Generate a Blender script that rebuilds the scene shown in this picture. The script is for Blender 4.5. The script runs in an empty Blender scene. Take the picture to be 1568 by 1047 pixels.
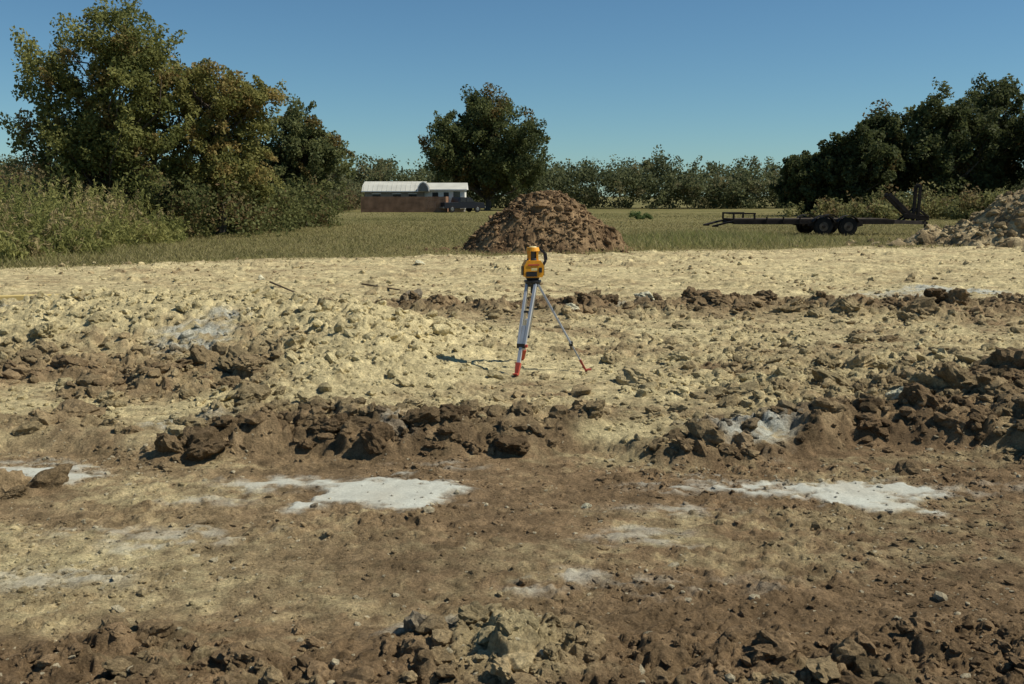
import bpy, bmesh, math, numpy as np
from mathutils import Vector
rng = np.random.default_rng(7)
scene = bpy.context.scene

# ------------------------------------------------------------------ noise
def hsh(ix, iy, s):
    h = (ix.astype(np.int64)*374761393 + iy.astype(np.int64)*668265263 + s*974634777) & 0xFFFFFFFF
    h = ((h ^ (h >> 13))*1274126177) & 0xFFFFFFFF
    h = (h ^ (h >> 16)) & 0xFFFFFFFF
    return (h & 0xFFFFFF)/float(0xFFFFFF)
def vn(x, y, s=0):
    ix = np.floor(x); iy = np.floor(y); fx = x-ix; fy = y-iy
    fx = fx*fx*(3-2*fx); fy = fy*fy*(3-2*fy)
    a = hsh(ix,iy,s); b = hsh(ix+1,iy,s); c = hsh(ix,iy+1,s); d = hsh(ix+1,iy+1,s)
    return (a*(1-fx)+b*fx)*(1-fy)+(c*(1-fx)+d*fx)*fy
def fbm(x, y, o=3, s=0):
    r = 0; a = 1; t = 0
    for i in range(o):
        r = r+a*vn(x*2**i+13.7*i, y*2**i-7.1*i, s+i*17); t += a; a *= .55
    return r/t
def sst(a, b, x):
    t = np.clip((x-a)/(b-a), 0, 1); return t*t*(3-2*t)
def domes(x, y, cell, s):
    wx = x+cell*.42*(fbm(x/cell*2.3, y/cell*2.3, 3, s+5)-.5)*2
    wy = y+cell*.42*(fbm(x/cell*2.3+9, y/cell*2.3+4, 3, s+9)-.5)*2
    cx = np.floor(wx/cell); cy = np.floor(wy/cell)
    out = np.zeros_like(x)
    for i in (-1,0,1):
        for j in (-1,0,1):
            gx = cx+i; gy = cy+j
            px = (gx+.1+.8*hsh(gx,gy,s+1))*cell; py = (gy+.1+.8*hsh(gx,gy,s+2))*cell
            rr = cell*(.22+.56*hsh(gx,gy,s+3)**1.7)
            dx = (wx-px)/rr; dy = (wy-py)/rr
            d2 = dx*dx+dy*dy
            p = np.minimum(.8, 1.35*np.clip(1-d2,0,1)**.75)*(1+.6*(dx*(hsh(gx,gy,s+4)-.5)+dy*(hsh(gx,gy,s+6)-.5))*2)
            out = np.maximum(out, p*rr*(.35+.7*hsh(gx,gy,s+7)))
    return out

# ------------------------------------------------------------------ terrain description (metres)
EX = [-30,-6,-2.9,-2.5,-1.7,-.9,0,.6,1.2,1.9,2.6,3.4,3.8,6,30]
EY = [7.6,7.4,7.05,6.9,7.1,6.95,7.2,7.15,6.85,7.0,7.4,7.2,6.9,6.5,6]
def edgeA(x, y): return np.interp(x, EX, EY)+.5*(fbm(x*1.7, y*0+3, 4, 21)-.5)
def ridgeB(x): return np.interp(x,[-3,0,3,6,9,14],[15.8,15.3,15.7,15.2,15.8,15.2])
def grass_edge(x, y): return np.interp(x,[-40,-14,-12,-6,0,5,18,40],[21,23.5,24.5,28.5,30,32,36,38])+2.2*(fbm(x*.5,y*.2,3,33)-.5)
PATCH = [(-.9,6.12,.44,.30,1.5),(-1.35,6.3,.45,.2,.9),(-1.9,5.98,.3,.1,.5),(2.2,6.12,.42,.30,1.5),(1.55,6.28,.5,.2,.95),(1.05,5.8,.4,.16,.55),(.68,5.28,.35,.16,.5),
 (-3.3,6.6,.5,.22,1.3),(-1.96,5.3,.5,.2,.5),(-2.4,4.75,.5,.16,.5),(.27,4.65,.22,.12,.6),(-.27,4.13,.25,.1,.55),(-3.4,11.0,.40,.5,.95),
 (1.87,7.45,.32,.3,.95),(-2.45,7.6,.4,.13,.9),(8.2,18.3,.9,.6,1.1),(7.0,17.8,.9,.6,.7),(-7.6,14.6,.6,.8,.7),(-.85,7.35,.15,.2,.6),(2.0,15.9,.3,.25,.8),
 (-1.6,15.9,.3,.3,.6),(.8,4.6,.4,.14,.35),(1.3,6.55,.25,.15,.6),(-6.5,12.2,.5,.4,.5),(-.5,6.75,.3,.1,.5),(2.9,6.2,.5,.12,.45)]
def patchmask(x, y):
    m = np.zeros_like(x); w = np.zeros_like(x)
    n = fbm(x*3.0,y*5.5,5,44); n2 = fbm(x*9,y*13,4,46)
    for (px,py,rx,ry,st) in PATCH:
        d = np.sqrt(((x-px)/rx)**2+((y-py)/ry)**2)
        if st>1: m = np.maximum(m, st*sst(1.3,.45,d+(n-.5)*2.2+(n2-.5)*.8))
        else: w = np.maximum(w, st*sst(1.5,.2,d+(n-.5)*2.4)*sst(.38,.66,n2+.08*st))
    return np.clip(np.maximum(m,w),0,1)
def g(x,y,cx,cy,rx,ry): return np.exp(-((x-cx)/rx)**2-((y-cy)/ry)**2)
def masks(x, y):
    e = edgeA(x,y)
    M = {}
    pn = fbm(x*1.1,y*1.1,3,61)
    M['up'] = sst(e-.08,e+.25,y)
    M['A'] = sst(e-.12,e+.08,y)*sst(e+1.1,e+.4,y)*sst(-3.2,-2.2,x)*sst(.32,.54,pn+.1)
    M['R'] = g(x,y,4.6,8.2,1.2,1.2)
    M['L'] = sst(-1.6,-2.5,x)*sst(7.2,7.9,y)*sst(11.2,9.8,y)*sst(.3,.5,pn+.05)
    M['B'] = sst(-2.6,-1.6,x)*np.exp(-((y-ridgeB(x))/.8)**2)*sst(.26,.5,pn+.05)
    M['F'] = sst(4.2,3.65,y+.6*(pn-.5))*sst(-3.4,-1.6,x)
    M['Y'] = g(x,y,.0,3.8,.32,.38)
    M['T'] = np.clip(1.1*g(x,y,-3.6,12.3,2.3,1.3)+.6*g(x,y,-6.0,12.4,1.6,1.4)+.6*g(x,y,-1.7,10.6,1.0,1.9),0,1.1)
    M['mid'] = sst(e+.2,e+1,y)*sst(18,15.8,y)
    M['Rm'] = sst(.2,2.2,x)*sst(7.5,8.5,y)*sst(13,10.5,y)
    return M
def height(x, y, detail=True):
    M = masks(x,y)
    ge = grass_edge(x,y)
    near = sst(ge+3,ge-2,y)*sst(1.5,2.5,y)
    pm = patchmask(x,y)
    z = -.10*(1-M['up'])*sst(-1,2,y)
    z = z+.07*(fbm(x*.7,y*.7,3,1)-.5)*near
    z = z+M['T']*.50+M['A']*.05+M['R']*.22+M['B']*.10+M['F']*.05+M['Y']*.09
    fl = (1-M['up'])*(1-M['F'])
    trip = 1-.92*g(x,y,.3,10.1,.75,.7)
    calm = (1-.85*pm*(1-M['up']))
    var = sst(.3,.65,fbm(x*.9,y*.9,2,66))
    big = np.clip(M['A']*1.0+M['R']*1.1+M['L']*.9+M['B']*1.0+M['Rm']*.3,0,1.1)
    med = np.clip(big*.8+M['F']*.95+M['T']*.45+M['mid']*.55*var+fl*.05,0,1)
    sm = np.clip(.32+M['F']*.7+M['mid']*.85*var+M['T']*.6+fl*sst(.42,.7,fbm(x*1.4,y*1.4,2,90))*.6,0,1)
    z = z+near*trip*calm*(big*domes(x,y,.36,100)*.55+med*domes(x+3,y,.19,200)*.7+sm*domes(x,y+7,.085,300)*.65+sm*domes(x+2,y+1,.045,350)*.6*sst(12,8,y))
    z = z+near*sst(16,19,y)*(.5*domes(x*.6,y,.28,370)*(.2+.8*var)+.05*fbm(x*.4,y*3.2,3,371))
    z = z+near*calm*trip*big*(.05*(fbm(x*9,y*9,3,7)-.5))
    z = z+near*calm*(.032*(fbm(x*4,y*4,3,5)-.5)+.022*(fbm(x*17,y*17,3,6)-.5))
    z = z+pm*(1-M['up'])*(.008+.02*fbm(x*5,y*5,2,9))
    z = z+sst(30,80,y)*.25*(fbm(x*.05,y*.05,2,8)-.5)
    return z
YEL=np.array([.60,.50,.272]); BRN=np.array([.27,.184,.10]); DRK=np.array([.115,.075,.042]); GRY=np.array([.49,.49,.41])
GR1=np.array([.135,.126,.045]); GR2=np.array([.24,.203,.088])
def mix(a,b,t): return a*(1-t[:,None])+b*t[:,None]
def soilcol(x, y, patch=1.0):
    M = masks(x,y); n1 = fbm(x*.9,y*1.6,4,71); n2 = fbm(x*5,y*6,3,72); st = fbm(x*.5,y*4.0,3,73)
    n3 = fbm(x*13,y*13,2,77)
    rut = fbm((x-y)*1.1,(x+y)*.25,3,78)
    floor = .02+.65*sst(.48,.75,.5*n1+.2*st+.25*n3+.12*(rut-.3))+.28*sst(0,-3,x)*n2+.35*g(x,y,-2.2,4.8,1.2,.6)-.12*sst(.5,2.5,x)
    mid = .40+1.6*(n1-.38)+.8*(n2-.5)+.4*(n3-.5)
    mid = mid+.5*g(x,y,-1.1,9.3,.9,1.4)+.3*g(x,y,.3,10.5,1.5,1.2)
    far = .80+1.0*(st-.5)+.7*(n2-.5)+.7*(n1-.5)
    f = sst(16.5,18,y)
    t = floor*(1-M['up'])+M['up']*(mid*(1-f)+far*f)
    t = t*(1-.75*np.clip(M['A']+M['R'],0,1))*(1-.8*M['B'])*(1-.75*M['L']*sst(.25,.5,n2))
    t = t+.6*M['T']+.9*M['Y']-.2*M['F']
    t = np.clip(t,0,1)
    c = mix(BRN,YEL,t)
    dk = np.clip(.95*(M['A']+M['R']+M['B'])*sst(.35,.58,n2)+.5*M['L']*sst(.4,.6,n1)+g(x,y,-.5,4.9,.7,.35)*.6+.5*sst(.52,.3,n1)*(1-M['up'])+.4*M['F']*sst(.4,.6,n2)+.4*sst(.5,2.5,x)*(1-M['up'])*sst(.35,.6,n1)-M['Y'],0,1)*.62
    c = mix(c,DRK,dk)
    c = c*(.64+.72*fbm(x*9,y*9,3,79))[:,None]
    c = mix(c,GRY,patch*patchmask(x,y)*(.68+.45*n2).clip(0,1))
    return c
def gcol(x, y):
    n = fbm(x*.12,y*.12,3,81); m = fbm(x*1.2,y*.6,3,82)
    return mix(GR1,GR2,np.clip(.15+1.1*(n-.25)+.6*(m-.5),0,1))
def groundcol(x, y):
    t = sst(-.5,.6,(y-grass_edge(x,y))+1.6*(fbm(x*2,y*2,3,83)-.5))
    return mix(soilcol(x,y),gcol(x,y)*1.0,1.0*t)

# ------------------------------------------------------------------ mesh utils
def mk(name, V, F, col=None, mats=(), midx=None, smooth=False, alpha=None):
    V = np.asarray(V,dtype=np.float32); F = np.asarray(F,dtype=np.int32); k = F.shape[1]
    me = bpy.data.meshes.new(name)
    me.vertices.add(len(V)); me.vertices.foreach_set('co',V.ravel())
    me.loops.add(F.size); me.loops.foreach_set('vertex_index',F.ravel())
    me.polygons.add(len(F)); me.polygons.foreach_set('loop_start',np.arange(0,F.size,k,dtype=np.int32))
    if midx is not None: me.polygons.foreach_set('material_index',np.asarray(midx,dtype=np.int32))
    me.polygons.foreach_set('use_smooth',np.full(len(F),smooth))
    for m in mats: me.materials.append(m)
    me.update(calc_edges=True)
    if col is not None:
        a = me.color_attributes.new('Col','FLOAT_COLOR','POINT')
        c = np.zeros((len(V),4),dtype=np.float32); c[:,:3] = np.clip(col,0,1)
        if alpha is not None: c[:,3]=alpha
        a.data.foreach_set('color',c.ravel())
    ob = bpy.data.objects.new(name,me); scene.collection.objects.link(ob); return ob

def newmat(name, rough=.9):
    m = bpy.data.materials.new(name); m.use_nodes = True
    nt = m.node_tree; b = nt.nodes['Principled BSDF']; b.inputs['Roughness'].default_value = rough
    b.inputs['Specular IOR Level'].default_value = .15
    return m, nt, b
def soilmat():
    m,nt,b = newmat('soil',.95)
    at = nt.nodes.new('ShaderNodeAttribute'); at.attribute_name='Col'
    tc = nt.nodes.new('ShaderNodeNewGeometry')
    def noise(sc,det,ro=.6):
        n = nt.nodes.new('ShaderNodeTexNoise'); n.inputs['Scale'].default_value=sc; n.inputs['Detail'].default_value=det; n.inputs['Roughness'].default_value=ro
        nt.links.new(tc.outputs['Position'],n.inputs['Vector']); return n
    n1 = noise(9,6,.7); n2 = noise(70,4,.7)
    mr = nt.nodes.new('ShaderNodeMapRange'); mr.inputs[1].default_value=.3; mr.inputs[2].default_value=.7; mr.inputs[3].default_value=.58; mr.inputs[4].default_value=1.36
    nt.links.new(n1.outputs[0],mr.inputs[0])
    mr2 = nt.nodes.new('ShaderNodeMapRange'); mr2.inputs[1].default_value=.3; mr2.inputs[2].default_value=.7; mr2.inputs[3].default_value=.60; mr2.inputs[4].default_value=1.36
    nt.links.new(n2.outputs[0],mr2.inputs[0])
    mu = nt.nodes.new('ShaderNodeMath'); mu.operation='MULTIPLY'; nt.links.new(mr.outputs[0],mu.inputs[0]); nt.links.new(mr2.outputs[0],mu.inputs[1])
    al = nt.nodes.new('ShaderNodeMath'); al.operation='MULTIPLY'; al.inputs[1].default_value=.68; nt.links.new(at.outputs['Alpha'],al.inputs[0])
    mm = nt.nodes.new('ShaderNodeMix'); mm.data_type='FLOAT'; nt.links.new(al.outputs[0],mm.inputs[0]); nt.links.new(mu.outputs[0],mm.inputs[2]); mm.inputs[3].default_value=1.0
    vm = nt.nodes.new('ShaderNodeVectorMath'); vm.operation='SCALE'; nt.links.new(at.outputs['Color'],vm.inputs[0]); nt.links.new(mm.outputs[0],vm.inputs['Scale'])
    nt.links.new(vm.outputs[0],b.inputs['Base Color'])
    bp = nt.nodes.new('ShaderNodeBump'); bp.inputs['Distance'].default_value=.04
    bs = nt.nodes.new('ShaderNodeMath'); bs.operation='MULTIPLY_ADD'; bs.inputs[1].default_value=-.95; bs.inputs[2].default_value=.95; nt.links.new(al.outputs[0],bs.inputs[0]); nt.links.new(bs.outputs[0],bp.inputs['Strength'])
    n3 = noise(34,8,.75); nt.links.new(n3.outputs[0],bp.inputs['Height']); nt.links.new(bp.outputs[0],b.inputs['Normal'])
    b.inputs['Specular IOR Level'].default_value=.05
    return m
SOIL = soilmat()
def leafmat(name, tr=.3):
    m,nt,b = newmat(name,.7)
    at = nt.nodes.new('ShaderNodeAttribute'); at.attribute_name='Col'
    nt.links.new(at.outputs['Color'],b.inputs['Base Color'])
    t = nt.nodes.new('ShaderNodeBsdfTranslucent'); nt.links.new(at.outputs['Color'],t.inputs[0])
    mx = nt.nodes.new('ShaderNodeMixShader'); mx.inputs[0].default_value=tr
    nt.links.new(b.outputs[0],mx.inputs[1]); nt.links.new(t.outputs[0],mx.inputs[2]); nt.links.new(mx.outputs[0],nt.nodes['Material Output'].inputs[0])
    return m
LEAF = leafmat('foliage',.42); GRASS = leafmat('grass_blade',.4)
def plain(name,c,rough=.6,metal=0,spec=.3,var=.25,scale=6):
    m,nt,b = newmat(name,rough); b.inputs['Metallic'].default_value=metal; b.inputs['Specular IOR Level'].default_value=spec
    n = nt.nodes.new('ShaderNodeTexNoise'); n.inputs['Scale'].default_value=scale; n.inputs['Detail'].default_value=5
    tc = nt.nodes.new('ShaderNodeTexCoord'); nt.links.new(tc.outputs['Object'],n.inputs['Vector'])
    r = nt.nodes.new('ShaderNodeValToRGB'); r.color_ramp.elements[0].position=.3; r.color_ramp.elements[1].position=.7
    r.color_ramp.elements[0].color=(*[v*(1-var) for v in c],1); r.color_ramp.elements[1].color=(*[min(1,v*(1+var)) for v in c],1)
    nt.links.new(n.outputs[0],r.inputs[0]); nt.links.new(r.outputs[0],b.inputs['Base Color']); return m
BARK = plain('bark',(.10,.08,.06),.9)

# ------------------------------------------------------------------ ground sheet
rowsY = np.concatenate([[-400,-120,-40,-15,-5,0,1.2,1.9], np.exp(np.linspace(np.log(2.3),np.log(38),1080)), np.exp(np.linspace(np.log(39),np.log(3000),90))])
s_in = np.linspace(-1,1,1160)
s_out = np.array([1.05,1.15,1.4,2,4,10,40])
S = np.concatenate([-s_out[::-1],s_in,s_out])
hw = np.where(rowsY>0,2.0+.62*rowsY,2.3+.2*np.abs(rowsY))
X = (hw[:,None]*S[None,:]); Y = np.repeat(rowsY[:,None],len(S),1)
xs = X.ravel(); ys = Y.ravel()
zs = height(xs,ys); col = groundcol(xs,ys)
R,C = X.shape
idx = np.arange(R*C).reshape(R,C)
F = np.stack([idx[:-1,:-1],idx[:-1,1:],idx[1:,1:],idx[1:,:-1]],-1).reshape(-1,4)
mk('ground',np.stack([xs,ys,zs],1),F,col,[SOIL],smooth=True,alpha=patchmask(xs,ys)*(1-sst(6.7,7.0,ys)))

# ------------------------------------------------------------------ clods and stones
def ico(sub):
    bm = bmesh.new(); bmesh.ops.create_icosphere(bm,subdivisions=sub,radius=1)
    v = np.array([p.co[:] for p in bm.verts]); f = np.array([[q.index for q in p.verts] for p in bm.faces]); bm.free(); return v,f
def variants(sub,n,rough):
    v,f = ico(sub); out=[]
    for i in range(n):
        N = rng.normal(size=(11,3)); N/=np.linalg.norm(N,axis=1)[:,None]; D = rng.uniform(.62,1,11)
        dp = v@N.T; r = np.where(dp>.05,D/np.maximum(dp,.05),9).min(1); r = np.minimum(r,1.08)
        for fr,am,m_ in ((1.8,.55,2),(4,.35,3),(8,.28,4),(15,.2,4)):
            acc=0
            for q in range(m_):
                k = rng.normal(size=3)*fr; acc = acc+np.sin(v@k+rng.uniform(0,6))
            r = r*(1+rough*am*acc/math.sqrt(m_))
        out.append(v*r[:,None])
    return out,f
def scatter(name, sub, pos, size, cols, rough=.25, flat=.8, sink=.25, zoff=None, smooth=False):
    vs,f = variants(sub,24,rough); nv = len(vs[0]); n = len(pos)
    VA = np.stack(vs)[rng.integers(0,24,n)]
    a = rng.uniform(0,6.28,n); ca,sa=np.cos(a),np.sin(a)
    sc = size[:,None]*np.stack([rng.uniform(.8,1.3,n),rng.uniform(.7,1.05,n),rng.uniform(.6,1,n)*flat],1)
    VA = VA*sc[:,None,:]
    x = VA[...,0]*ca[:,None]-VA[...,1]*sa[:,None]; y = VA[...,0]*sa[:,None]+VA[...,1]*ca[:,None]
    tl = rng.uniform(-.4,.4,n)[:,None]; z = VA[...,2]+x*tl
    base = height(pos[:,0],pos[:,1]) if zoff is None else zoff
    V = np.stack([x+pos[:,0,None],y+pos[:,1,None],z+(base+size*sink)[:,None]],-1).reshape(-1,3)
    FF = (f[None]+(np.arange(n)*nv)[:,None,None]).reshape(-1,3)
    return mk(name,V,FF,np.repeat(cols,nv,0),[SOIL],smooth=smooth)
def ccol(p, patch=.8):
    c = soilcol(p[:,0],p[:,1],patch); n=len(p)
    return c*rng.uniform(.75,1.2,n)[:,None]
def accept(n, x0,x1,y0,y1, fn, ypow=1.):
    out=[];tot=0
    while tot<n:
        y = y0*(y1/y0)**rng.uniform(0,1,n*3); x = rng.uniform(x0,x1,n*3)*np.ones(n*3)
        k = (rng.uniform(size=n*3)<fn(x,y)) & (np.abs(x)<2.3+.66*y)
        p = np.stack([x,y],1)[k]; out.append(p); tot+=len(p)
    return np.concatenate(out)[:n]
def wb(x,y):
    M=masks(x,y); t=1-g(x,y,.3,10.1,.7,.6)
    return np.clip((M['A']*1.0+M['R']*1.2+M['L']*.55+M['B']*.45+M['Rm']*.13+M['mid']*.035)*t,0,1)
N1=1200
p = accept(N1,-8,11,6.5,17.5,wb)
Mp=masks(p[:,0],p[:,1])
sz = rng.lognormal(math.log(.060),.52,N1).clip(.03,.18)*np.where(Mp['R']>.4,1.3,1)*np.where(Mp['B']>.3,1.3,1)*(1-.5*patchmask(p[:,0],p[:,1]))
cc = mix(ccol(p,.6),DRK,rng.uniform(0,.5,N1))
o=np.argsort(-sz); bgi,sml=o[:200],o[200:]
scatter('dirt_clods',4,p[bgi],sz[bgi],cc[bgi],.32,.85,.05,smooth=False)
scatter('dirt_clods',3,p[sml],sz[sml],cc[sml],.32,.85,.05)
p=np.array([[-3.25,6.2],[-3.0,6.3],[-3.35,5.95],[-3.15,6.05],[-1.1,3.72],[-1.35,3.6],[.55,3.55],[1.6,3.4],[2.0,3.45],[-.15,3.95],[-.5,3.45],[.15,3.6],[1.0,3.45],[-.02,3.5],[-.85,3.5],[.3,3.75],[1.35,3.55],[-.1,4.02]])
scatter('dirt_clods',4,p,np.array([.16,.12,.11,.07,.085,.07,.06,.07,.09,.08,.06,.06,.05,.07,.05,.05,.06,.05]),ccol(p,0),.32,.85,.1)
def wm(x,y):
    M=masks(x,y); t=1-g(x,y,.3,10.1,.6,.5)
    return np.clip((M['A']*.7+M['R']*.8+M['L']*.7+M['B']*.7+M['T']*.7+M['mid']*.2+M['Rm']*.4)*t,0,1)
N2=6500
p = accept(N2,-10,12,6.6,17.5,wm)
sz = rng.lognormal(math.log(.026),.52,N2).clip(.011,.09)
scatter('dirt_lumps',2,p,sz,ccol(p),.32,.9,.15)
N4=1500
p = accept(N4,-17,19,17,31,lambda x,y:(y<grass_edge(x,y)+.6)*sst(.42,.68,fbm(x*.5,y*.9,3,55)))
sz = rng.lognormal(math.log(.028),.5,N4).clip(.012,.10)
scatter('dirt_lumps',2,p,sz,mix(ccol(p),BRN,rng.uniform(0,.8,N4)),.32,.8,.1)
N3=1300
p = accept(N3,-3.4,3.6,2.9,4.5,lambda x,y:masks(x,y)['F'])
sz = rng.lognormal(math.log(.019),.7,N3).clip(.007,.075)
scatter('soil_lumps',3,p,sz,ccol(p),.32,.85,.1)
def wp(x,y): 
    pm = patchmask(x,y); return (1-.9*(pm>.45))*(.25+.75*sst(.4,.65,fbm(x*1.5,y*1.5,3,50)))
n=26000
p = accept(n,-7,7,2.8,8,wp)
sz = rng.lognormal(math.log(.008),.58,n).clip(.003,.04)
lt = (rng.uniform(size=n)<.16).astype(float)*.7
scatter('soil_crumbs',1,p,sz,mix(ccol(p),np.array([.62,.54,.36]),lt),.15,.8,.0)
n=15000
p = accept(n,-16,16,7.5,28,lambda x,y:np.clip(.2+masks(x,y)['mid'],0,1)*sst(26,18,y)+.10)
sz = rng.lognormal(math.log(.016),.5,n).clip(.007,.06)*(.7+p[:,1]*.03)
scatter('loose_gravel',1,p,sz,mix(ccol(p),YEL,rng.uniform(0,.6,n)),.15,.8,.05)
# individual pale stones
st = np.array([[3.2,8.05],[1.9+.25,15.9],[.9,14.9],[-2.35,25.5],[.45,5.85],[-5.3,21]])
scatter('pale_stones',4,st,np.array([.11,.17,.1,.13,.03,.08]),np.tile([.66,.61,.42],(6,1)),.25,.75,.4)

# ------------------------------------------------------------------ piles
def pile(name, cx, cy, prof, cell, c0, c1, amp=1., nl=900, lump=.1, ns=320):
    R_ = max(prof['rx'],prof['ry'])*1.25
    u = np.linspace(-R_,R_,ns); xx,yy = np.meshgrid(u,u); x=xx.ravel(); y=yy.ravel()
    hash_s = int(cx*10)%97
    def hh(x,y):
        a = fbm(x*.55+cx,y*.55+cy,3,hash_s)
        d = np.sqrt((x/prof['rx'])**2+(y/prof['ry'])**2)*(1+.5*(a-.5))
        z = prof['h']*np.clip(1.12*(1-d**prof.get('p',1.3)),-.2,1)
        k = sst(-.15,.2,z)
        return z+k*amp*(domes(x+cx,y+cy,cell,401)*.8+.7*domes(x,y,cell*.45,402)+.7*domes(x,y,cell*.2,403))
    z = hh(x,y)-.05
    n1 = fbm(x*2,y*2,3,410); c = mix(c0,c1,sst(.3,.7,n1))*(.7+.6*fbm(x*7,y*7,2,411))[:,None]
    idx = np.arange(ns*ns).reshape(ns,ns); F = np.stack([idx[:-1,:-1],idx[:-1,1:],idx[1:,1:],idx[1:,:-1]],-1).reshape(-1,4)
    V1 = np.stack([x+cx,y+cy,z],1)
    o = mk(name,V1,F,c,[SOIL],smooth=False)
    q = rng.normal(size=(nl,2))*[prof['rx']*.5,prof['ry']*.5]
    zz = hh(q[:,0],q[:,1])-.05; zz = np.maximum(zz,0)
    s = rng.lognormal(math.log(lump),.5,nl).clip(.02,.3)
    cc = mix(c0,c1,rng.uniform(0,1,nl))*rng.uniform(.7,1.3,nl)[:,None]
    l = scatter('lumps',2,q+[cx,cy],s,cc,.32,.8,0,zoff=zz); l.parent=o
    return o
pile('dirt_mound',1.15,33.2,dict(rx=2.95,ry=2.3,h=1.85,p=1.2),.42,np.array([.125,.078,.042]),np.array([.29,.195,.105]),.75,2600,.047)
pile('rubble_pile',21.8,36.5,dict(rx=7.2,ry=4.2,h=2.9,p=1.05),.5,np.array([.20,.145,.08]),np.array([.47,.37,.21]),.55,3400,.08)

# ------------------------------------------------------------------ foliage
def leaves(P, size, cols, up=.3):
    n=len(P)
    a = rng.normal(size=(n,3)); a/=np.linalg.norm(a,axis=1)[:,None]
    b = rng.normal(size=(n,3)); b-= (b*a).sum(1)[:,None]*a; b/=np.linalg.norm(b,axis=1)[:,None]
    s = size*rng.uniform(.5,1.3,n)
    A = a*s[:,None]*.5; B = b*s[:,None]*.3
    V = np.stack([P-A,P+B*1.0-A*.1,P+A,P-B*1.0-A*.1],1).reshape(-1,3)
    F = np.arange(n*4).reshape(n,4)
    return V,F,np.repeat(cols,4,0)
def tube(pts, rad, k=7):
    pts=np.array(pts,float); V=[];F=[]
    for i,pnt in enumerate(pts):
        d = pts[min(i+1,len(pts)-1)]-pts[max(i-1,0)]; d/=np.linalg.norm(d)+1e-9
        u = np.cross(d,[.3,1,.1]); u/=np.linalg.norm(u)+1e-9; w=np.cross(d,u)
        for j in range(k):
            t=6.283*j/k; V.append(pnt+rad[i]*(math.cos(t)*u+math.sin(t)*w))
    for i in range(len(pts)-1):
        for j in range(k): F.append([i*k+j,i*k+(j+1)%k,(i+1)*k+(j+1)%k,(i+1)*k+j])
    return np.array(V),np.array(F)
def crown(cents, rads, nl, size, c0, c1, autumn=0., ac=(.2,.12,.04), soft=.5):
    n = len(cents); tot = nl
    w = rads**1.7
    k = rng.choice(n,tot,p=w/w.sum())
    d = rng.normal(size=(tot,3)); L=np.linalg.norm(d,axis=1); d *= (np.minimum(L,2.0)/L)[:,None]*soft
    ax = rng.uniform(.6,1.45,(n,3)); ax[:,2]*=.72
    sh = rng.normal(size=(n,2))*.5
    P = d*rads[k][:,None]*ax[k]
    P[:,2]+= P[:,0]*sh[k,0]+P[:,1]*sh[k,1]
    P = P+cents[k]
    cm = rng.uniform(0,1,n)[k]*.7+rng.uniform(0,1,tot)*.3
    c = mix(np.array(c0),np.array(c1),cm)
    au = (rng.uniform(size=n)<autumn)[k]*rng.uniform(.2,.9,tot)
    c = mix(c,np.array(ac),au)
    return leaves(P,size,c)
def tree(name, x, y, h, rx, ry, z0, nclu, nl, size, c0, c1, cr=(.12,.22), autumn=0., lobes=None, tr=.25, ac=(.2,.12,.04), bw=2.0):
    if lobes is None: lobes=[(0,(z0+h)/2,rx,(h-z0)/2)]
    pr=np.array([l[2]*l[3] for l in lobes]); pr=pr/pr.sum()
    cs=[]; rs=[]
    while len(cs)<nclu:
        L = lobes[rng.choice(len(lobes),p=pr)]
        d = rng.normal(size=3); d/=np.linalg.norm(d); r = rng.uniform(.0,1)**(1/bw)
        r *= rng.uniform(.82,1.08)
        cs.append([x+L[0]+d[0]*L[2]*r*.92, y+d[1]*ry*r*.85, L[1]+d[2]*L[3]*r*.92]); rs.append(rng.uniform(*cr)*max(rx,1))
    cs=np.array(cs); rs=np.array(rs)
    V,F,Cc = crown(cs,rs,nl,size,c0,c1,autumn,ac)
    Vs=[V];Fs=[F];Cs=[Cc];mi=[np.zeros(len(F))]; off=len(V)
    def add(v,f):
        nonlocal off
        Vs.append(v);Fs.append(f+off);Cs.append(np.tile([.1,.08,.06],(len(v),1)));mi.append(np.ones(len(f)));off+=len(v)
    top = z0+(h-z0)*.7; b = tr*h*.09
    tp = [[x,y,-.2],[x+.05*h*.3,y,z0*.5],[x-.02*h,y,z0+.1*h],[x+.02*h,y,(z0+top)/2],[x,y,top]]
    v,f=tube(tp,[b*1.4,b,b*.85,b*.55,b*.15]); add(v,f)
    for i in rng.choice(len(cs),min(len(cs),80),replace=False):
        c=cs[i]; zs_=min(max(z0*.8,c[2]-rng.uniform(.15,.4)*h),top)
        st_=np.array([x,y,zs_]); m=(st_+c)/2+rng.normal(size=3)*.04*h
        v,f=tube([st_,m,c],[b*.33,b*.18,b*.04],5); add(v,f)
    return mk(name,np.concatenate(Vs),np.concatenate(Fs),np.concatenate(Cs),[LEAF,BARK],np.concatenate(mi))
tree('elm_tree',-18.0,45,10.2,3.9,3.0,2.2,330,64000,.17,(.10,.118,.034),(.31,.30,.095),(.08,.19),.14,lobes=[(.8,8.6,1.9,1.9),(1.6,6.8,2.3,2.1),(-1.6,6.8,2.1,2.0),(1.3,4.6,2.6,2.0),(-1.4,4.4,3.4,1.9),(.3,3.0,3.4,1.7)],ac=(.29,.19,.08))
tree('elm_tree',-13.7,47,8.7,3.0,2.6,1.8,230,42000,.17,(.11,.12,.034),(.34,.31,.10),(.10,.2),.25,lobes=[(-.7,6.5,2.1,1.9),(1.2,5.9,1.8,1.6),(-.2,3.9,3.1,1.9),(.2,2.5,2.8,1.6)],ac=(.33,.22,.08))
tree('oak_tree',-12.5,60,7.6,2.9,2.6,1.0,190,33000,.2,(.085,.10,.038),(.23,.24,.095),(.10,.22),.12,lobes=[(-.3,5.4,2.2,2.1),(1.0,3.8,2.8,2.1),(-1.4,3.5,2.2,1.9)])
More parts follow.
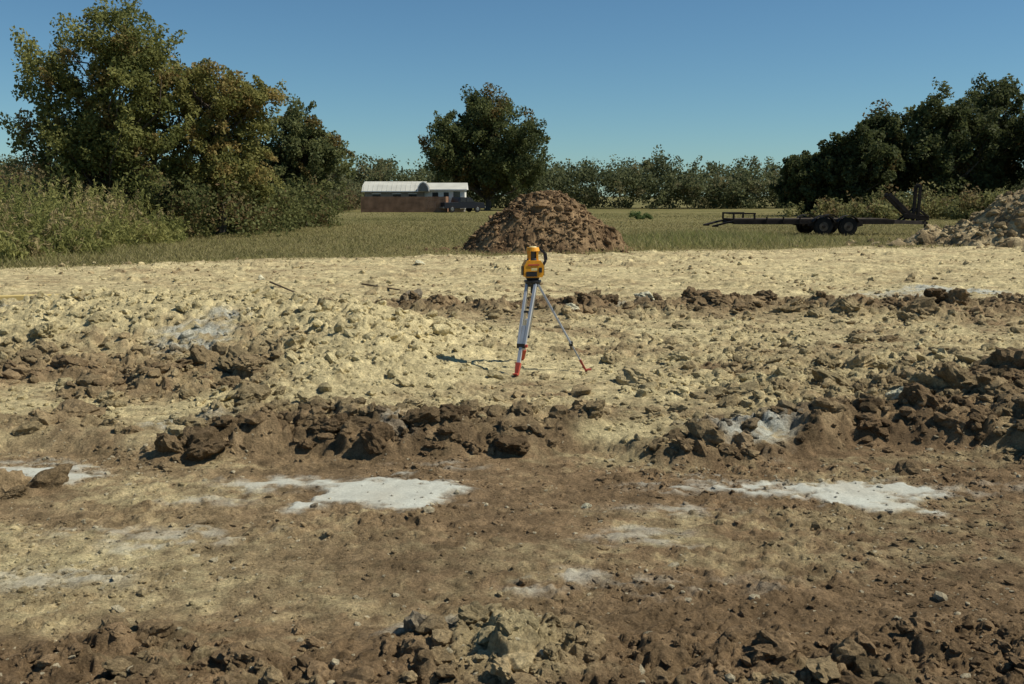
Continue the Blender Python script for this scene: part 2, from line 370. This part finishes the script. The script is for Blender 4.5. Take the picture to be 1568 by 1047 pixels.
tree('live_oak_tree',-3.2,128,15.2,8.4,6.4,1.6,300,62000,.38,(.052,.068,.027),(.165,.18,.065),(.08,.17),.10,lobes=[(-.3,11.7,4.0,3.4),(-3.6,8.6,4.8,3.6),(3.6,8.6,4.8,3.6),(-4.2,6.0,4.2,3.0),(4,5.6,4.2,3.0),(0,4.6,5.5,3.0)],bw=2.4)
for i,(tx,ty,th,tw) in enumerate([(26,88,6.0,3.0),(29.5,86,8.0,3.4),(33.5,92,10.6,4.0),(38,88,12.0,4.2),(43.5,92,13.4,4.6),(48,86,13.0,4.8),(54,92,14,5),(62,90,13,5)]):
    tree('oak_tree',tx,ty,th,tw,tw,.2,120,27000,.34,(.042,.056,.022),(.14,.152,.058),(.14,.27),.06,bw=2.4)
# tree line on the horizon
cs=[];rs=[]
for row,(yy,hm) in enumerate([(146,5.6),(152,6.8),(160,7.8)]):
    x = -135
    while x<135:
        w = rng.uniform(1.6,4.2); hgt = hm*rng.uniform(.8,1.1)*(1+.06*math.sin(x*.13)+.05*math.sin(x*.31+1))
        for k in range(12):
            u_=rng.uniform(.0,1)**.7
            cs.append([x+rng.normal()*w*.5*(1.1-u_*.5),yy+rng.normal()*1.3,u_*(hgt-.7)]); rs.append(rng.uniform(.9,1.7))
        x += w*.85
V,F,Cc = crown(np.array(cs),np.array(rs),330000,.45,(.075,.09,.042),(.19,.20,.09),.10,(.22,.18,.09),.5)  # leaf colours lightened: distance haze is put into the foliage colour
V[:,2]=np.maximum(V[:,2],0.02)
mk('distant_tree_line',V,F,Cc,[LEAF])
# bushes / hedges
def bushes(name, pts, nl, size, c0,c1,autumn=.1,ac=(.2,.12,.06)):
    cs=[];rs=[]
    for (bx,by,bw_,bh) in pts:
        for k in range(14):
            cs.append([bx+rng.normal()*bw_*.45,by+rng.normal()*bw_*.35,bh*rng.uniform(.05,.85)]); rs.append(rng.uniform(.18,.36)*min(bw_,bh*1.2))
    V,F,Cc=crown(np.array(cs),np.array(rs),nl,size,c0,c1,autumn,ac,.6); V[:,2]=np.maximum(V[:,2],0)
    return mk(name,V,F,Cc,[LEAF])
pts=[(rng.uniform(-22,-11.5),rng.uniform(43,62),rng.uniform(1.6,2.6),rng.uniform(1.6,3.2)) for i in range(54)]
bushes('undergrowth_shrubs',pts,66000,.18,(.07,.085,.028),(.22,.22,.08),.2)
pts=[(rng.uniform(-36,-20),rng.uniform(46,58),rng.uniform(1.6,2.8),rng.uniform(2.8,4.4)) for i in range(36)]
bushes('thicket_shrubs',pts,46000,.19,(.13,.12,.05),(.30,.26,.12),.5,(.33,.19,.11))
pts=[(x_,rng.uniform(74,84),rng.uniform(1.6,2.6),rng.uniform(1.2,2.1)) for x_ in np.arange(24,62,.9)]
bushes('hedge_shrubs',pts,46000,.26,(.12,.128,.044),(.31,.29,.12),.25)
pts=[(x_,rng.uniform(120,142),rng.uniform(2.5,4.5),rng.uniform(2.5,5.2)) for x_ in rng.uniform(-70,-20,60)]
bushes('field_edge_shrubs',pts,60000,.4,(.09,.10,.045),(.24,.23,.11),.25)
bushes('shrub',[(9.6,76,.6,.7)],1300,.15,(.10,.15,.05),(.19,.25,.09),0)

# tall weeds on the left bank
NP=3000
wy = rng.uniform(26.5,62,NP); edge = -13.2-.07*(wy-27)+2.0*(fbm(wy*.35,wy*0,2,5)-.5)*2
wx = edge-np.abs(rng.uniform(0,1,NP))**1.3*(6+.42*(wy-26))
wh = rng.uniform(.6,2.1,NP)*(.4+.6*sst(0,2.5,edge-wx))*(1+.012*(wy-27))*(.65+.75*fbm(wx*.5,wy*.5,2,12))
K=60
t = rng.uniform(.03,1,(NP,K)); a = rng.uniform(0,6.28,(NP,K)); r = (1-t*.85)*rng.uniform(.03,.42,(NP,K))
lean=rng.normal(size=(NP,1))*.25; lean2=rng.normal(size=(NP,1))*.25
PX = wx[:,None]+np.cos(a)*r+lean*t*t; PY = wy[:,None]+np.sin(a)*r+lean2*t*t; PZ=t*wh[:,None]
zon=fbm(wx*.35,wy*.35,3,15)
cm = (rng.uniform(0,1,(NP,1))*.4+.5*sst(.3,.7,zon)[:,None]+.2*t).clip(0,1); base = mix(np.array([.12,.14,.038]),np.array([.35,.33,.11]),cm.ravel())
dry = (rng.uniform(size=(NP,1))<.12+.4*sst(.5,.7,fbm(wx*.6,wy*.6,2,16))[:,None])*np.ones((1,K)); base = mix(base,np.array([.40,.30,.16]),dry.ravel()*.7)
Pw=np.stack([PX,PY,PZ],-1).reshape(-1,3); nW=len(Pw)
d = rng.normal(size=(nW,3)); d[:,2]=np.abs(d[:,2])*1.3; d/=np.linalg.norm(d,axis=1)[:,None]; d*=rng.uniform(.05,.14,(nW,1))
sd = rng.normal(size=(nW,3)); sd/=np.linalg.norm(sd,axis=1)[:,None]; sd*=.028
V=np.stack([Pw-d,Pw+sd,Pw+d,Pw-sd],1).reshape(-1,3)
mk('tall_weeds',V,np.arange(nW*4).reshape(-1,4),np.repeat(base,4,0),[GRASS])

# meadow grass
def blades(name,x,y,h,w,c,z=None):
    n=len(x); a=rng.uniform(0,6.28,n); l=rng.normal(size=(n,2))*h[:,None]*.7
    z = height(x,y) if z is None else z
    B=np.stack([x,y,z-.01],1); s=np.stack([np.cos(a)*w,np.sin(a)*w,np.zeros(n)],1)
    T=B+np.stack([l[:,0],l[:,1],h],1)
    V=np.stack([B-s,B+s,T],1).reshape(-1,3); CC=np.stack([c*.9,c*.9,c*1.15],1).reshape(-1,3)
    return mk(name,V,np.arange(n*3).reshape(-1,3),CC,[GRASS])
n=230000
y = 23*(105/23)**rng.uniform(0,1,n); x = rng.uniform(-1,1,n)*(3+.62*y)
ge = grass_edge(x,y); k=(y>ge+rng.exponential(.9,n)*rng.choice([-1,1],n,p=[.3,.7]))&~(((x-1.15)/2.4)**2+((y-33.2)/2)**2<1)&(rng.uniform(size=n)<1.1-.8*sst(50,105,y)); x=x[k];y=y[k];n=len(x)
pn=fbm(x*.25,y*.2,3,91)
h=rng.uniform(.03,.13,n)*(.5+1.1*pn)
tall=g(x,y,8.5,40,5.0,4.5)+.8*g(x,y,5,35.2,3.5,1.2)+.7*g(x,y,-14.5,30,2,5)+.5*g(x,y,3.5,33,2,1.3)
h=h*(1+3.2*tall.clip(0,1)); w=.007+.0003*y
c=gcol(x,y)*rng.uniform(.85,1.75,n)[:,None]; c=mix(c,np.array([.24,.26,.085]),(tall*.7).clip(0,1)); c=mix(c,np.array([.40,.33,.17]),(rng.uniform(size=n)<.26)*.7)
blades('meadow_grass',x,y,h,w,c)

# ------------------------------------------------------------------ hard-surface builder
class B:
    def __init__(s): s.v=[];s.f=[];s.m=[]
    def add(s,v,f,m=0):
        o=len(s.v); s.v+= [tuple(p) for p in v]; s.f+=[tuple(i+o for i in q) for q in f]; s.m+=[m]*len(f)
    def box(s,x0,x1,y0,y1,z0,z1,m=0):
        v=[(x0,y0,z0),(x1,y0,z0),(x1,y1,z0),(x0,y1,z0),(x0,y0,z1),(x1,y0,z1),(x1,y1,z1),(x0,y1,z1)]
        s.add(v,[(0,3,2,1),(4,5,6,7),(0,1,5,4),(1,2,6,5),(2,3,7,6),(3,0,4,7)],m)
    def beam(s,a,b,w,h,m=0,w2=None,h2=None):
        a=Vector(a);b=Vector(b);d=(b-a).normalized(); up=Vector((0,0,1)) if abs(d.z)<.95 else Vector((0,1,0))
        r=d.cross(up).normalized(); u=r.cross(d).normalized(); w2=w2 or w; h2=h2 or h
        v=[]
        for p,ww,hh in ((a,w,h),(b,w2,h2)):
            for i,j in ((-1,-1),(1,-1),(1,1),(-1,1)): v.append(p+r*ww*.5*i+u*hh*.5*j)
        s.add(v,[(0,1,2,3),(7,6,5,4),(0,4,5,1),(1,5,6,2),(2,6,7,3),(3,7,4,0)],m)
    def cyl(s,a,b,r1,r2=None,k=20,m=0):
        r2=r1 if r2 is None else r2; a=Vector(a);b=Vector(b);d=(b-a).normalized()
        t=Vector((0,0,1)) if abs(d.z)<.9 else Vector((0,1,0)); u=d.cross(t).normalized(); w=d.cross(u)
        v=[]
        for p,r in ((a,r1),(b,r2)):
            for i in range(k): q=6.28318*i/k; v.append(p+u*r*math.cos(q)+w*r*math.sin(q))
        f=[tuple(range(k)),tuple(range(2*k-1,k-1,-1))]+[(i,k+i,k+(i+1)%k,(i+1)%k) for i in range(k)]
        s.add(v,f,m)
    def prism(s,prof,y0,y1,m=0,axis='y'):  # profile in (x,z)
        k=len(prof); v=[(p[0],y0,p[1]) for p in prof]+[(p[0],y1,p[1]) for p in prof]
        s.add(v,[tuple(range(k)),tuple(range(2*k-1,k-1,-1))]+[(i,k+i,k+(i+1)%k,(i+1)%k) for i in range(k)],m)
    def obj(s,name,mats,loc=(0,0,0),rz=0,bev=0,parent=None):
        me=bpy.data.meshes.new(name); me.from_pydata(s.v,[],s.f); 
        for m in mats: me.materials.append(m)
        me.polygons.foreach_set('material_index',s.m); me.update()
        bm=bmesh.new(); bm.from_mesh(me); bmesh.ops.recalc_face_normals(bm,faces=bm.faces); bm.to_mesh(me); bm.free()
        o=bpy.data.objects.new(name,me); scene.collection.objects.link(o); o.location=loc; o.rotation_euler=(0,0,rz)
        if bev: 
            md=o.modifiers.new('bevel','BEVEL'); md.width=bev; md.segments=2; md.limit_method='ANGLE'
        if parent: o.parent=parent
        return o

# ---- tripod with laser level
ALU=plain('aluminium',(.50,.51,.52),.4,.35,.5,.15); YELP=plain('yellow_paint',(.78,.34,.02),.45,0,.4,.15,30); RED=plain('red_plastic',(.46,.075,.042),.5,0,.4,.25,20)
BLK=plain('black_plastic',(.02,.02,.022),.4,0,.4,.2); GLS=plain('dark_glass',(.03,.04,.05),.08,0,.8,.1); CRM=plain('pale_label',(.7,.62,.3),.5,0,.3,.05); DGR=plain('grey_metal',(.12,.12,.13),.45,.5,.4,.1)
emp=bpy.data.objects.new('surveying_tripod',None); scene.collection.objects.link(emp); emp.location=(.21,10.1,0)
feet=[(-.17,-.47,0),(.57,-.03,0),(-.10,.5,0)]
hz=.93
for i,fp in enumerate(feet):
    b=B(); ft=Vector(fp); gz=float(height(np.array([.21+fp[0]]),np.array([10.1+fp[1]]))[0]); ft.z=gz-.02
    dr=Vector((fp[0],fp[1],0)).normalized(); sd=Vector((-dr.y,dr.x,0)); top=Vector((0,0,hz-.03))+dr*.05
    mid=top.lerp(ft,.66)
    kw=1.0 if i!=1 else .55
    for s_ in (-1,1):
        b.beam(top+sd*.046*s_,mid+sd*.032*s_*kw,.026*kw,.03*kw,0)
    b.beam(top+sd*.05+Vector((0,0,.0)),top-sd*.05,.035,.04,3)
    b.beam(top.lerp(ft,.3)+sd*.03,top.lerp(ft,.3)-sd*.03,.02,.02,3)
    b.beam(mid+sd*.042*kw,mid-sd*.042*kw,.04,.045,3)
    b.cyl(mid+sd*.04*kw,mid+sd*.065*kw,.016,.016,12,1)
    lo=top.lerp(ft,.86)
    b.beam(top.lerp(ft,.45),lo,.034*kw,.026*kw,0)
    b.beam(lo-(ft-top)*.02,ft.lerp(lo,.25),.052*kw,.045*kw,1,.034*kw,.03*kw)
    b.cyl(ft.lerp(lo,.3),ft,.014,.003,10,1)
    b.beam(ft.lerp(lo,.35),ft.lerp(lo,.35)+dr*.06+Vector((0,0,.005)),.05,.014,1)
    b.obj('leg_%d'%(i+1),[ALU,RED,DGR,BLK],bev=.002,parent=emp)
b=B(); b.cyl((0,0,hz-.06),(0,0,hz-.015),.06,.085,24,1); b.cyl((0,0,hz-.015),(0,0,hz+.005),.088,.088,24,1); b.cyl((0,0,hz-.13),(0,0,hz-.06),.022,.022,12,1); b.obj('tripod_head',[DGR,BLK],bev=.002,parent=emp)
b=B(); z=hz+.007
b.cyl((0,0,z),(0,0,z+.03),.06,.075,24,1)
b.prism([(-.085,z+.03),(.085,z+.03),(.1,z+.06),(.1,z+.15),(.07,z+.2),(-.07,z+.2),(-.1,z+.15),(-.1,z+.06)],-.08,.08,0)
b.box(-.08,.03,-.086,-.081,z+.04,z+.09,1); b.box(-.03,.03,-.09,-.087,z+.1,z+.125,4); b.box(-.06,.055,-.086,-.082,z+.15,z+.165,3)
b.box(.05,.08,-.0885,-.081,z+.08,z+.13,1)
for sx in (-1,1): b.box(sx*.101-.012,sx*.101+.012,-.045,.045,z+.05,z+.14,1)
b.cyl((0,0,z+.2),(0,0,z+.22),.062,.055,24,1)
b.cyl((0,0,z+.22),(0,0,z+.285),.045,.045,24,2)
for q in range(4):
    t=q*math.pi/2+.78; b.beam((.055*math.cos(t),.055*math.sin(t),z+.2),(.055*math.cos(t),.055*math.sin(t),z+.295),.022,.022,0)
b.cyl((0,0,z+.293),(0,0,z+.33),.072,.06,24,0); b.cyl((0,0,z+.33),(0,0,z+.34),.04,.035,24,4)
b.beam((.09,0,z+.12),(.135,0,z+.2),.035,.022,1); b.beam((.135,0,z+.2),(.125,0,z+.27),.035,.022,1); b.beam((.125,0,z+.27),(.06,0,z+.315),.035,.022,1)
b.obj('laser_level',[YELP,BLK,GLS,RED,CRM],bev=.004,rz=.15,parent=emp)

# ---- trailer
RST=plain('dark_rusty_steel',(.028,.022,.018),.8,.1,.2,.5,3); TYR=plain('tyre_rubber',(.018,.017,.016),.85,0,.2,.2); HUB=plain('wheel_steel',(.09,.075,.06),.6,.3,.3,.3); WD=plain('weathered_planks',(.07,.055,.04),.9,0,.1,.3)
b=B()
L0,L1=-4.1,3.2
for yy in (-1.0,1.0): b.beam((L0,yy,.62),(L1,yy,.62),.1,.2,0)
for xx in np.arange(L0,L1+.1,.6): b.beam((xx,-.95,.6),(xx,.95,.6),.08,.1,0)
for k_ in range(7): b.box(L0,L1-.2,-.93+k_*.27,-.69+k_*.27,.722,.765,3)
for yy in (-1.0,1.0):
    b.beam((-4.1,yy,.72),(-4.1,yy,1.02),.08,.08,0); b.beam((-3.15,yy,.72),(-3.15,yy,1.0),.08,.08,0); b.beam((-4.14,yy,1.0),(-3.1,yy,1.0),.08,.07,0)
    b.beam((-4.1,yy,.66),(-5.0,yy*.9,.44),.3,.07,0); b.beam((-4.9,yy*.9,.46),(-4.9,yy*.9,.40),.28,.1,0)
b.beam((-4.1,-1,1.0),(-4.1,1,1.0),.07,.07,0)
for k_ in range(5): b.beam((-2.6+k_*.75,-1.05,.55),(-2.6+k_*.75,-1.05,.86),.06,.07,0)
for xw in (-.1,1.02):
    for sy in (-1,1):
        yc=sy*1.22
        b.cyl((xw,yc-.12,.42),(xw,yc+.12,.42),.42,.42,28,1); b.cyl((xw,yc-.135,.42),(xw,yc+.135,.42),.36,.36,28,1)
        b.cyl((xw,yc-.145,.42),(xw,yc+.145,.42),.21,.18,20,2); b.cyl((xw,yc-.19,.42),(xw,yc+.19,.42),.07,.06,12,0)
    b.beam((xw,-1.2,.42),(xw,1.2,.42),.1,.1,0)
for sy in (-1,1):
    for xc in (-.1,1.02):
        for q in range(8):
            t0=math.pi*(q)/8;t1=math.pi*(q+1)/8
            b.beam((xc+.54*math.cos(t0),sy*1.22,.42+.5*math.sin(t0)),(xc+.54*math.cos(t1),sy*1.22,.42+.5*math.sin(t1)),.34,.03,0)
for sy in (-1,1): b.beam((3.2,sy*1.0,.62),(5.05,sy*.12,.56),.1,.16,0)
b.beam((2.3,0,.72),(5.2,0,.55),.12,.12,0)
b.beam((4.25,-.5,.6),(4.25,.5,.6),.1,.1,0)
for sy in (-.25,.25):
    b.beam((4.62,sy,.6),(4.68,sy,2.25),.12,.13,0)
    b.beam((4.45,sy,.75),(3.25,sy,1.85),.15,.18,0); b.beam((3.9,sy,.65),(4.6,sy,1.2),.08,.09,0)
    b.beam((4.68,sy,1.15),(5.15,sy,.8),.08,.09,0)
b.beam((4.67,-.25,2.2),(4.67,.25,2.2),.1,.1,0); b.beam((3.27,-.25,1.83),(3.27,.25,1.83),.12,.1,0)
b.beam((4.67,0,2.2),(4.5,0,2.0),.06,.06,0); b.box(4.75,5.2,-.18,.18,.66,.9,0); b.cyl((5.1,0,.2),(5.1,0,.75),.05,.05,12,0); b.beam((3.95,-.3,.9),(4.6,-.3,.82),.1,.2,0)
b.cyl((4.67,-.1,2.25),(4.67,.1,2.25),.09,.09,12,0)
b.obj('utility_trailer',[RST,TYR,HUB,WD],loc=(14.05,46.3,0),rz=.03,bev=.008)

# ---- fence
FW=plain('cedar_pickets',(.25,.145,.09),.9,0,.1,.35,1.5)
b=B()
for k_ in range(66):
    x0=-4.65+k_*.141; hh=1.72+rng.uniform(-.02,.02)
    b.box(x0,x0+.132,-.012,.012,.03,hh,0)
for zz in (.35,1.35): b.box(-4.65,4.65,.014,.055,zz,zz+.09,0)
for k_ in range(5): b.box(-4.65+k_*2.3,-4.55+k_*2.3,.057,.15,0,1.7,0)
for k_ in range(40):
    b.box(4.65-.012,4.65+.012,.16+k_*.141,.16+k_*.141+.132,.03,1.72+rng.uniform(-.02,.02),0)
b.obj('wooden_fence',[FW],loc=(-11.9,110,0))
# ---- house
ROOF=plain('pale_metal_roof',(.50,.49,.42),.75,.0,.2,.1,1); WALL=plain('white_siding',(.72,.70,.63),.8,0,.2,.06); DWL=plain('dark_siding',(.22,.20,.17),.85,0,.2,.15); WIN=plain('window_glass',(.03,.035,.04),.1,0,.8,.1); TRM=plain('white_trim',(.75,.74,.7),.6,0,.3,.04)  # left wing, gable ends and canopy take a darker siding colour
h=bpy.data.objects.new('farm_house',None); scene.collection.objects.link(h); h.location=(-12.6,114,0)
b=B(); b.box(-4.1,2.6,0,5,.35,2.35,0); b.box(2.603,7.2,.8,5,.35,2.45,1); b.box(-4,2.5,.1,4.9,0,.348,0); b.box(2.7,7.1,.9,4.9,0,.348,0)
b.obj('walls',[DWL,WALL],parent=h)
b=B()
def roofx(b,x0,x1,prof,m,me_):
    k=len(prof); v=[(x0,p[0],p[1]) for p in prof]+[(x1,p[0],p[1]) for p in prof]
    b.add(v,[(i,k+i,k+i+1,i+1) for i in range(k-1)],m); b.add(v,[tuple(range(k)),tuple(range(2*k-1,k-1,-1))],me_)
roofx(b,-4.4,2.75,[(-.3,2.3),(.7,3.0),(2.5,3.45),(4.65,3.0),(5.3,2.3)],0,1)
roofx(b,2.76,7.45,[(.45,2.5),(2.7,3.3),(4.95,2.5)],0,2)
b.box(-4.42,2.77,-.34,-.305,2.24,2.34,2); b.box(2.78,7.47,.4,.445,2.42,2.54,2)
for k_ in range(14): b.beam((-4.2+k_*.53,.69,3.02),(-4.2+k_*.53,2.48,3.465),.04,.02,0); b.beam((-4.2+k_*.53,-.28,2.34),(-4.2+k_*.53,.68,3.01),.04,.02,0)
# rounded gable canopy facing the field between the two parts
prof=[(2.0,2.3),(2.05,2.75),(2.3,3.15),(2.62,3.32),(2.94,3.15),(3.19,2.75),(3.24,2.3)]
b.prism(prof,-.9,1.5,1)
for q in range(6):
    a_,b2=prof[q],prof[q+1]
    b.beam((a_[0],-.95,a_[1]+.02),(b2[0],-.95,b2[1]+.02),.08,.10,2)
b.obj('roof',[ROOF,DWL,TRM],parent=h)
b=B()
for x0,x1,z0,z1 in ((3.5,4.2,1.2,2.2),(4.8,5.4,1.3,2.2),(5.9,6.7,.36,2.3)):
    b.box(x0,x1,.77,.797,z0,z1,0)
    for q in ((x0-.08,x0),(x1,x1+.08)): b.box(q[0],q[1],.755,.797,z0-.05,z1+.06,1)
    b.box(x0,x1,.755,.797,z1,z1+.08,1)
for x0 in (-3.2,-.9,.9): b.box(x0,x0+.9,-.025,-.003,1.3,2.0,0); b.box(x0-.06,x0+.96,-.04,-.004,2.001,2.08,1)
b.obj('windows',[WIN,TRM],parent=h)
# ---- pickup
PNT=plain('dark_blue_paint',(.012,.014,.02),.35,.1,.5,.1); CHR=plain('bumper_chrome',(.4,.4,.4),.3,.9,.5,.1)
b=B()
b.prism([(-2.6,.45),(2.55,.45),(2.65,.8),(2.55,1.05),(1.35,1.12),(.75,1.62),(-.55,1.66),(-.75,1.1),(-2.6,1.08)],-.9,.9,0)
b.prism([(1.25,1.14),(.74,1.56),(.2,1.58),(.2,1.14)],-.915,-.903,1); b.prism([(.1,1.14),(.1,1.58),(-.5,1.59),(-.62,1.14)],-.915,-.903,1)
b.prism([(1.25,1.14),(.74,1.56),(.2,1.58),(.2,1.14)],.903,.915,1); b.prism([(.1,1.14),(.1,1.58),(-.5,1.59),(-.62,1.14)],.903,.915,1)
b.box(-2.72,-2.605,-.85,.85,.45,.62,3); b.box(2.66,2.76,-.85,.85,.45,.62,3)
for xx in (-1.65,1.65):
    for sy in (-1,1): b.cyl((xx,sy*.72,.37),(xx,sy*.94,.37),.37,.37,24,2); b.cyl((xx,sy*.93,.37),(xx,sy*.955,.37),.2,.18,16,3)
b.obj('pickup_truck',[PNT,WIN,TYR,CHR],loc=(-5.7,111.5,0),rz=math.radians(35),bev=.03)

# ---- boards and sticks
YW=plain('pine_board',(.62,.47,.18),.8,0,.2,.15,3); SW=plain('weathered_stick',(.12,.085,.05),.9)
def gz(x,y): return float(height(np.array([x*1.]),np.array([y*1.]))[0])
b=B(); b.beam((-9.6,15.9,gz(-9.6,15.9)+.14),(-6.7,16.6,gz(-6.7,16.6)+.15),.2,.08,0); b.obj('wooden_board',[YW],bev=.004)
b=B(); b.beam((-4.6,18.9,gz(-4.6,18.9)+.06),(-3.9,17.9,gz(-3.9,17.9)+.02),.03,.03,0,.02,.02); b.beam((-4.3,18.45,.10),(-4.35,18.1,.15),.015,.015,0); b.obj('fallen_stick',[SW])
b=B(); b.beam((-2.9,19.2,gz(-2.9,19.2)+.05),(-2.1,18.6,gz(-2.1,18.6)+.02),.03,.03,0,.02,.02); b.beam((-2.5,18.9,.06),(-2.25,19.0,.10),.015,.015,0); b.obj('fallen_stick',[SW])

# ------------------------------------------------------------------ light, sky, camera
el=math.radians(50); sdv=Vector((1,-.06,0)).normalized(); sdir=Vector((sdv.x*math.cos(el),sdv.y*math.cos(el),math.sin(el)))
sun=bpy.data.lights.new('sun','SUN'); sun.energy=5.0; sun.angle=math.radians(.5); sun.color=(1,.95,.84)
so=bpy.data.objects.new('sun',sun); scene.collection.objects.link(so); so.rotation_euler=(-sdir).to_track_quat('-Z','Y').to_euler(); so.location=(30,5,30)
w=bpy.data.worlds.new('World'); scene.world=w; w.use_nodes=True; nt=w.node_tree
sky=nt.nodes.new('ShaderNodeTexSky'); sky.sky_type='NISHITA'; sky.sun_disc=False; sky.sun_elevation=el; sky.sun_rotation=math.atan2(sdv.x,sdv.y)
sky.air_density=.9; sky.dust_density=.1; sky.ozone_density=3.0; sky.altitude=100
tn=nt.nodes.new('ShaderNodeVectorMath'); tn.operation='MULTIPLY'; tn.inputs[1].default_value=(.70,.98,1.06)
nt.links.new(sky.outputs[0],tn.inputs[0]); nt.links.new(tn.outputs[0],nt.nodes['Background'].inputs[0]); nt.nodes['Background'].inputs[1].default_value=.075
cam=bpy.data.cameras.new('camera'); cam.lens=35; cam.sensor_width=36; cam.clip_end=6000; cam.clip_start=.05
co=bpy.data.objects.new('camera',cam); scene.collection.objects.link(co); co.location=(0,0,1.78); co.rotation_euler=(math.radians(90-8.34),0,0); scene.camera=co
scene.view_settings.view_transform='Standard'; scene.view_settings.look='None'; scene.view_settings.exposure=0
